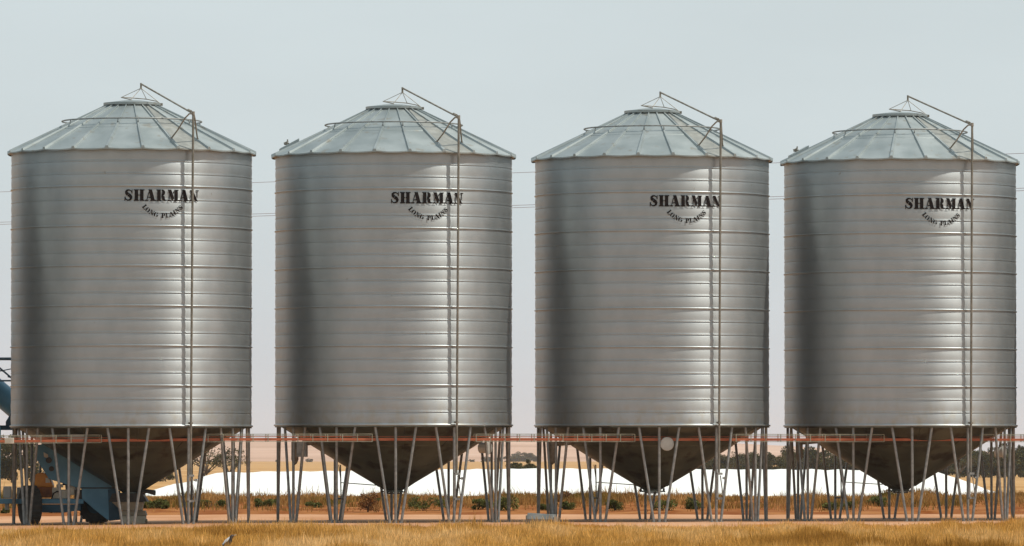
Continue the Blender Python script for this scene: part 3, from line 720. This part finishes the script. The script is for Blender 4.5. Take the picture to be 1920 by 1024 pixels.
# ------------------------------------------------------------------ blue mobile auger under the leftmost silo
DM = 138.6; sM = DM/F
def P2(x, y, D=DM): q = px(x, y, D); return (q.x, q.z)
org = Vector((P2(120, 0)[0], DM, -.06))
bm_ = empty('mobile_auger', org, label='blue mobile grain auger on tyres under the leftmost silo', cat='machine')
def part(mb, name, m, par=bm_, **kw):
    mb.v = [(x-org.x, y-org.y, z-org.z) for x, y, z in mb.v]; return mb.build(name, m, par, **kw)
def poly(pts, D, th, mb=None):
    mb = mb or MB(); mb.prism([P2(x, y, D) for x, y in pts], D, D+th); return mb
house = [(67, 834), (84, 833), (105, 847), (137, 864), (166, 880), (195, 898), (217, 915), (222, 935), (230, 973), (204, 976), (178, 956), (154, 935), (154, 917), (101, 901), (92, 898), (68, 860)]
part(poly(house, DM-.15, .35), 'housing', M['blue'], bevel=.012)
part(poly([(203, 918), (219, 915), (231, 974), (205, 977)], DM-.19, .03), 'end_plate', M['bluedark'])
mb = MB()
for cx_, cy_, r_ in ((92, 863, .07), (97, 879, .06)):
    c = px(cx_, cy_, DM-.16); mb.tube([c + Vector((0, -.03, 0)), c + Vector((0, .02, 0))], r_, 14)
part(mb, 'port', M['darkmetal'], smooth='angle')
part(poly([(82, 848), (90, 852), (91, 860), (83, 857)], DM-.18, .02), 'sticker', M['cream'])
mb = MB(); mb.tube([px(150, 915, DM-.18), px(215, 915, DM-.18)], .012, 6); part(mb, 'hydraulic_line', M['darkmetal'])
mb = MB(); a = px(-260, 940, DM); b = px(158, 940, DM)
mb.box(((a.x+b.x)/2, DM-.1, a.z), (b.x-a.x, .10, .11)); mb.box(((a.x+b.x)/2, DM+.9, a.z), (b.x-a.x, .10, .11))
for X in (-240, -160, -80, 20, 110, 150): c = px(X, 940, DM); mb.box((c.x, DM+.4, c.z-.01), (.08, .92, .08))
part(mb, 'chassis', M['blue'], bevel=.008)
part(poly([(74, 946), (152, 946), (152, 957), (120, 961), (80, 961)], DM-.12, .5), 'under_tray', M['bluedark'], bevel=.01)
def wheel(X, ybot, D, r, wdt, rz):
    zc = EYE + (845-ybot)*D/F + r; c = Vector(((X-960)*D/F, D, zc))
    prof = [(r*.45, -.35), (r*.52, -.44), (r*.82, -.5), (r*.93, -.44), (r, -.28), (r, .28), (r*.93, .44), (r*.82, .5), (r*.52, .44), (r*.45, .35)]
    n = 36; vs = []; ax = Vector((math.cos(rz), math.sin(rz), 0)); t2 = Vector((-math.sin(rz), math.cos(rz), 0))
    for k in range(n):
        a = 2*PI*k/n
        for rr, h in prof: vs.append(c + ax*h*wdt + (t2*math.cos(a) + Vector((0, 0, 1))*math.sin(a))*rr)
    m = len(prof); mb = MB(); mb.add(vs, [(k*m+i, ((k+1) % n)*m+i, ((k+1) % n)*m+(i+1) % m, k*m+(i+1) % m) for k in range(n) for i in range(m)])
    for k in range(24):                                     # tread lugs
        a = 2*PI*k/24; d_ = t2*math.cos(a) + Vector((0, 0, 1))*math.sin(a); tt_ = t2*(-math.sin(a)) + Vector((0, 0, 1))*math.cos(a)
        Mx = Matrix((ax, tt_, d_)).transposed(); mb.box(c + d_*(r+.005), (wdt*.7, .05, .03), M=Mx)
    wh = part(mb, 'wheel', M['tyre'], smooth='angle')
    mb = MB(); mb.tube([c - ax*wdt*.36, c + ax*wdt*.36], r*.46, 20)
    mb.v = [(x-org.x, y-org.y, z-org.z) for x, y, z in mb.v]; mb.build('rim', M['bluedark'], wh, smooth='angle')
wheel(57, 986, DM-.2, .455, .38, R_(20)); wheel(182, 981, DM+.5, .42, .34, R_(62)); wheel(-190, 986, DM-.2, .455, .38, R_(10)); wheel(-190, 980, DM+1.4, .455, .38, R_(10))
mb = MB(); e0 = P2(64, 933, DM+.1); e1 = P2(100, 886, DM+.1); wx = e1[0]-e0[0]; hz_ = e1[1]-e0[1]
pl = [(0, .42), (0, .85), (.18, .97), (.45, 1.0), (.7, .95), (.88, .72), (1.0, .50), (1.0, .42)]
mb.prism([(e0[0]+a*wx, e0[1]+b*hz_) for a, b in pl], DM+.0, DM+.5); en = part(mb, 'engine_cowl', M['engine'], bevel=.02)
mb = MB(); mb.prism([(e0[0]+a*wx, e0[1]+b*hz_) for a, b in ((.05, 0), (.05, .42), (.98, .42), (.98, 0))], DM+.02, DM+.48); part(mb, 'engine', mat('engine_rusty_orange', (.16, .05, .015), (.30, .10, .02), rough=.6, scale=8), bevel=.01)
part(poly([(86, 896), (93, 896), (95, 905), (86, 905)], DM-.02, .015), 'label_plate', M['cream'])
mb = MB(); 
for (x0, y0, x1, y1, d_) in ((98, 914, 112, 935, 0), (112, 918, 126, 935, .05), (106, 908, 118, 914, .1), (130, 908, 140, 928, .02)):
    a = px(x0, y1, DM+d_); b = px(x1, y0, DM+d_); mb.box(((a.x+b.x)/2, DM+d_+.1, (a.z+b.z)/2), (b.x-a.x, .2, b.z-a.z))
part(mb, 'motor', M['cream'], bevel=.015)
mb = MB(); mb.tube([px(97, 936, DM-.05), px(101, 925, DM-.08), px(108, 921, DM-.08), px(114, 923, DM-.05)], .014, 7); part(mb, 'hose', M['black'], smooth=True)
mb = MB()
for x0, y0, x1, y1 in ((140, 918, 158, 936), (118, 900, 128, 910)):
    a = px(x0, y1, DM+.1); b = px(x1, y0, DM+.1); mb.box(((a.x+b.x)/2, DM+.15, (a.z+b.z)/2), (b.x-a.x, .2, b.z-a.z))
part(mb, 'gearbox', M['darkmetal'], bevel=.012)
mb = MB(); a = px(7, 934, DM); b = px(21, 912, DM); mb.box(((a.x+b.x)/2, DM+.1, (a.z+b.z)/2), (b.x-a.x, .3, b.z-a.z))
a = px(30, 935, DM); b = px(66, 914, DM); mb.box(((a.x+b.x)/2, DM+.45, (a.z+b.z)/2), (b.x-a.x, .3, b.z-a.z)); mb.box((px(13, 950, DM).x, DM+.1, px(13, 950, DM).z), (.09, .09, .16))
part(mb, 'tank', M['disc'], bevel=.015)
# raised outlet tube and its mast
mb = MB(); mb.tube([px(-300, 480, DM+2.2), px(42, 774, DM+2.5)], .27, 20); part(mb, 'outlet_tube', M['blue'], smooth='angle')
mb = MB(); mb.prism([P2(4, 806), P2(30, 806), P2(30, 742), P2(16, 748), P2(7, 775), P2(-2, 790), P2(-2, 806)], DM+1.9, DM+2.05); mb.prism([P2(-50, 806), P2(8, 806), P2(8, 797), P2(-50, 797)], DM+1.88, DM+2.06); part(mb, 'gusset', M['bluedark'])
mb = MB(); mb.tube([px(-320, 673, DM+2.1), px(40, 673, DM+2.1)], .035, 8); mb.tube([px(-60, 640, DM+2.1), px(30, 716, DM+2.1)], .022, 7)
for k in range(6): c = px(-50+14*k, 649+11.8*k, DM+2.1); mb.tube([c, c + Vector((-.07, 0, .02))], .014, 6)
mb.tube([px(-30, 702, DM+2.1), px(30, 690, DM+2.1)], .012, 6); mb.tube([px(-40, 714, DM+2.0), px(30, 714, DM+2.0)], .02, 6)
part(mb, 'lattice', M['lattice'], smooth='angle')
mb = MB()
for X in (-2, -150): mb.tube([px(X, 940, DM+1.0), px(X, 830, DM+1.0), px(X, 800, DM+1.95)], .05, 8)
part(mb, 'mast', M['blue'], smooth='angle')
# intake under the outlet
DI = 138.2
it = empty('auger_intake', (px(245, 0, DI).x, DI, -.04), label='beige tapered intake box with a dark tray under the leftmost hopper', cat='intake box')
io = it.location
def ipart(mb, name, m, **kw): mb.v = [(x-io.x, y-io.y, z-io.z) for x, y, z in mb.v]; return mb.build(name, m, it, **kw)
def frustum(mb, x0, x1, y0, X0, X1, Y1, dA, dB):
    a = px(x0, y0, DI); b = px(x1, y0, DI); c = px(X0, Y1, DI); d = px(X1, Y1, DI)
    vs = [(a.x, DI-dA, a.z), (b.x, DI-dA, a.z), (b.x, DI+dA, a.z), (a.x, DI+dA, a.z), (c.x, DI-dB, c.z), (d.x, DI-dB, c.z), (d.x, DI+dB, c.z), (c.x, DI+dB, c.z)]
    mb.add(vs, [(3, 2, 1, 0), (4, 5, 6, 7), (0, 1, 5, 4), (1, 2, 6, 5), (2, 3, 7, 6), (3, 0, 4, 7)])
mb = MB(); frustum(mb, 229, 266, 957, 212, 270, 941, .22, .38); ipart(mb, 'hopper', M['beige'], bevel=.01)
mb = MB(); frustum(mb, 228, 274, 985, 228, 274, 967, .24, .24); ipart(mb, 'boot', M['beige'], bevel=.012)
mb = MB(); frustum(mb, 229, 276, 966.6, 230, 273, 957.4, .25, .24); mb.tube([px(277, 977, DI-.1), px(273, 977, DI-.1)], .05, 10); ipart(mb, 'collar', mat('brown_steel', (.17, .13, .08), (.25, .2, .13), rough=.6, scale=6), bevel=.006)
mb = MB(); frustum(mb, 207, 279, 940.6, 212, 268, 925, .42, .30); ipart(mb, 'tray', M['darkmetal'], bevel=.008)
roll = MB()
for k in range(3): roll.tube([px(258, 926-k*2.2, DI-.25+.08*k), px(276, 922-k*1.2, DI-.1+.08*k), px(291, 926.5-k*2.4, DI+.05+.08*k)], .032, 9)
roll.build('canvas_roll', M['darkmetal'], None, smooth='angle', label='rolled grey canvas on the right end of the dark intake tray', cat='canvas')

# ------------------------------------------------------------------ grey box on the ground
D5 = 136.0; c = px(1016, 983, D5)
gb = empty('metal_trough', (c.x, D5, 0), R_(-14), label='grey folded metal box lying on the ground left of the third silo', cat='box')
mb = MB(); L2 = .31
vs = []
for x in (-L2, L2):
    k = 1 if x < 0 else .86
    for yy, zz in ((-.17, 0), (-.19, .12*k), (-.10, .25*k), (.10, .25*k), (.19, .12*k), (.17, 0)): vs.append((x, yy, zz))
mb.add(vs, [(0, 1, 2, 3, 4, 5), (11, 10, 9, 8, 7, 6)] + [(i, i+6, (i+1) % 6+6, (i+1) % 6) for i in range(6)])
mb.build('body', mat('dull_grey_metal', (.15, .16, .155), (.22, .23, .22), rough=.6, metal=.3, scale=5), gb, bevel=.008)
mb = MB(); mb.box((-L2-.012, 0, .10), (.02, .36, .20)); mb.box((L2+.01, 0, .085), (.018, .34, .16)); mb.build('end_flange', M['rust'], gb, bevel=.004)

# ------------------------------------------------------------------ power line behind
WZ = [10.0, 9.30, 9.02]
def wireD(x): return 180 - x*14/17.0*1.0
for k, lb in enumerate(('top power wire passing behind the silo roofs', 'middle power wire, upper of the lower pair behind the silos', 'lowest power wire behind the silos')):
    pts = []
    for i in range(81):
        x = -110 + 220*i/80; D = 181 - x*.82
        pts.append((x, D - k*.0, WZ[k] - .35*math.cos(x/110*PI/2) + .35 - (.35 if k == 1 else 0)))
    mb = MB(); mb.tube(pts, .008, 5); mb.build('power_wire', M['wire'], None, smooth=True, label=lb, cat='power wire', group='power wires behind the silos')
for x in (-110, 110):
    D = 181 - x*.82; pz = empty('power_pole', (x, D, -.2), label='wooden power pole far beyond the ' + ('left' if x < 0 else 'right') + ' edge of the photo', cat='power pole')
    mb = MB(); mb.tube([(0, 0, 0), (0, 0, 10.6)], .16, 10, r2=.11); mb.build('post', M['wood'], pz, smooth='angle')
    mb = MB(); mb.box((0, 0, 9.2), (1.8, .1, .12), rz=R_(-39)); mb.build('crossarm', M['wood'], pz)

# ------------------------------------------------------------------ the bird
DBd = 95.0; c = px(427, 1040, DBd)
bd = empty('magpie', (c.x, DBd, 0), label='black and white magpie standing in the dry grass at the bottom', cat='bird')
def blob(mb, pts, n=14):
    prev = []
    for k, (p, rx_, ry_) in enumerate(pts):
        a = Vector(pts[max(k-1, 0)][0]); b = Vector(pts[min(k+1, len(pts)-1)][0]); t_ = (b-a).normalized(); s_ = Vector((0, 1, 0)); q_ = t_.cross(s_)
        prev += [Vector(p) + s_*math.cos(2*PI*i/n)*ry_ + q_*math.sin(2*PI*i/n)*rx_ for i in range(n)]
    m = len(pts); mb.add(prev, [(k*n+i, k*n+(i+1) % n, (k+1)*n+(i+1) % n, (k+1)*n+i) for k in range(m-1) for i in range(n)] + [tuple(range(n)), tuple((m-1)*n+i for i in range(n))[::-1]])
mb = MB()
blob(mb, [((-.17, 0, .045), .012, .02), ((-.12, 0, .085), .025, .03), ((-.06, 0, .14), .048, .048), ((0, 0, .195), .055, .052), ((.035, 0, .245), .042, .042), ((.055, 0, .283), .029, .03), ((.072, 0, .308), .029, .029), ((.088, 0, .316), .020, .02), ((.10, 0, .319), .008, .008)])
for s in (-1, 1): mb.tube([(-.01, .022*s, .16), (.012, .022*s, .08), (.0, .022*s, .0)], .006, 6); mb.tube([(-.015, .022*s, .004), (.04, .022*s, .004)], .004, 5)
mb.build('body', M['birdblack'], bd, smooth='angle')
mb = MB(); blob(mb, [((-.105, 0, .118), .010, .02), ((-.06, 0, .165), .030, .042), ((-.01, 0, .222), .040, .047), ((.025, 0, .262), .030, .036), ((.044, 0, .292), .016, .02)]); mb.build('nape', M['birdwhite'], bd, smooth='angle')
mb = MB(); mb.tube([(.095, 0, .318), (.115, 0, .325), (.145, 0, .330)], .0085, 7, r2=.002); mb.build('beak', M['beak'], bd, smooth=True)
for s in (-1, 1):
    mb = MB(); blob(mb, [((.0, .046*s, .215), .012, .006), ((-.03, .05*s, .175), .030, .009), ((-.09, .036*s, .11), .022, .008), ((-.14, .016*s, .065), .008, .005)], 10); mb.build('wing', M['birdblack'], bd, smooth='angle')

# ------------------------------------------------------------------ haze
mb = MB(); mb.box((0, 3650, 17), (7400, 7900, 48))
hm = bpy.data.materials.new('haze'); hm.use_nodes = True; t = hm.node_tree; t.nodes.clear()
pv = t.nodes.new('ShaderNodeVolumePrincipled'); pv.inputs['Density'].default_value = 6e-5; pv.inputs['Color'].default_value = (.86, .84, .87, 1); pv.inputs['Anisotropy'].default_value = .2
mo = t.nodes.new('ShaderNodeOutputMaterial'); t.links.new(pv.outputs[0], mo.inputs['Volume'])
mb.build('haze', hm, kind='stuff', label='thin pale dusty haze lying over the far plain', cat='haze')
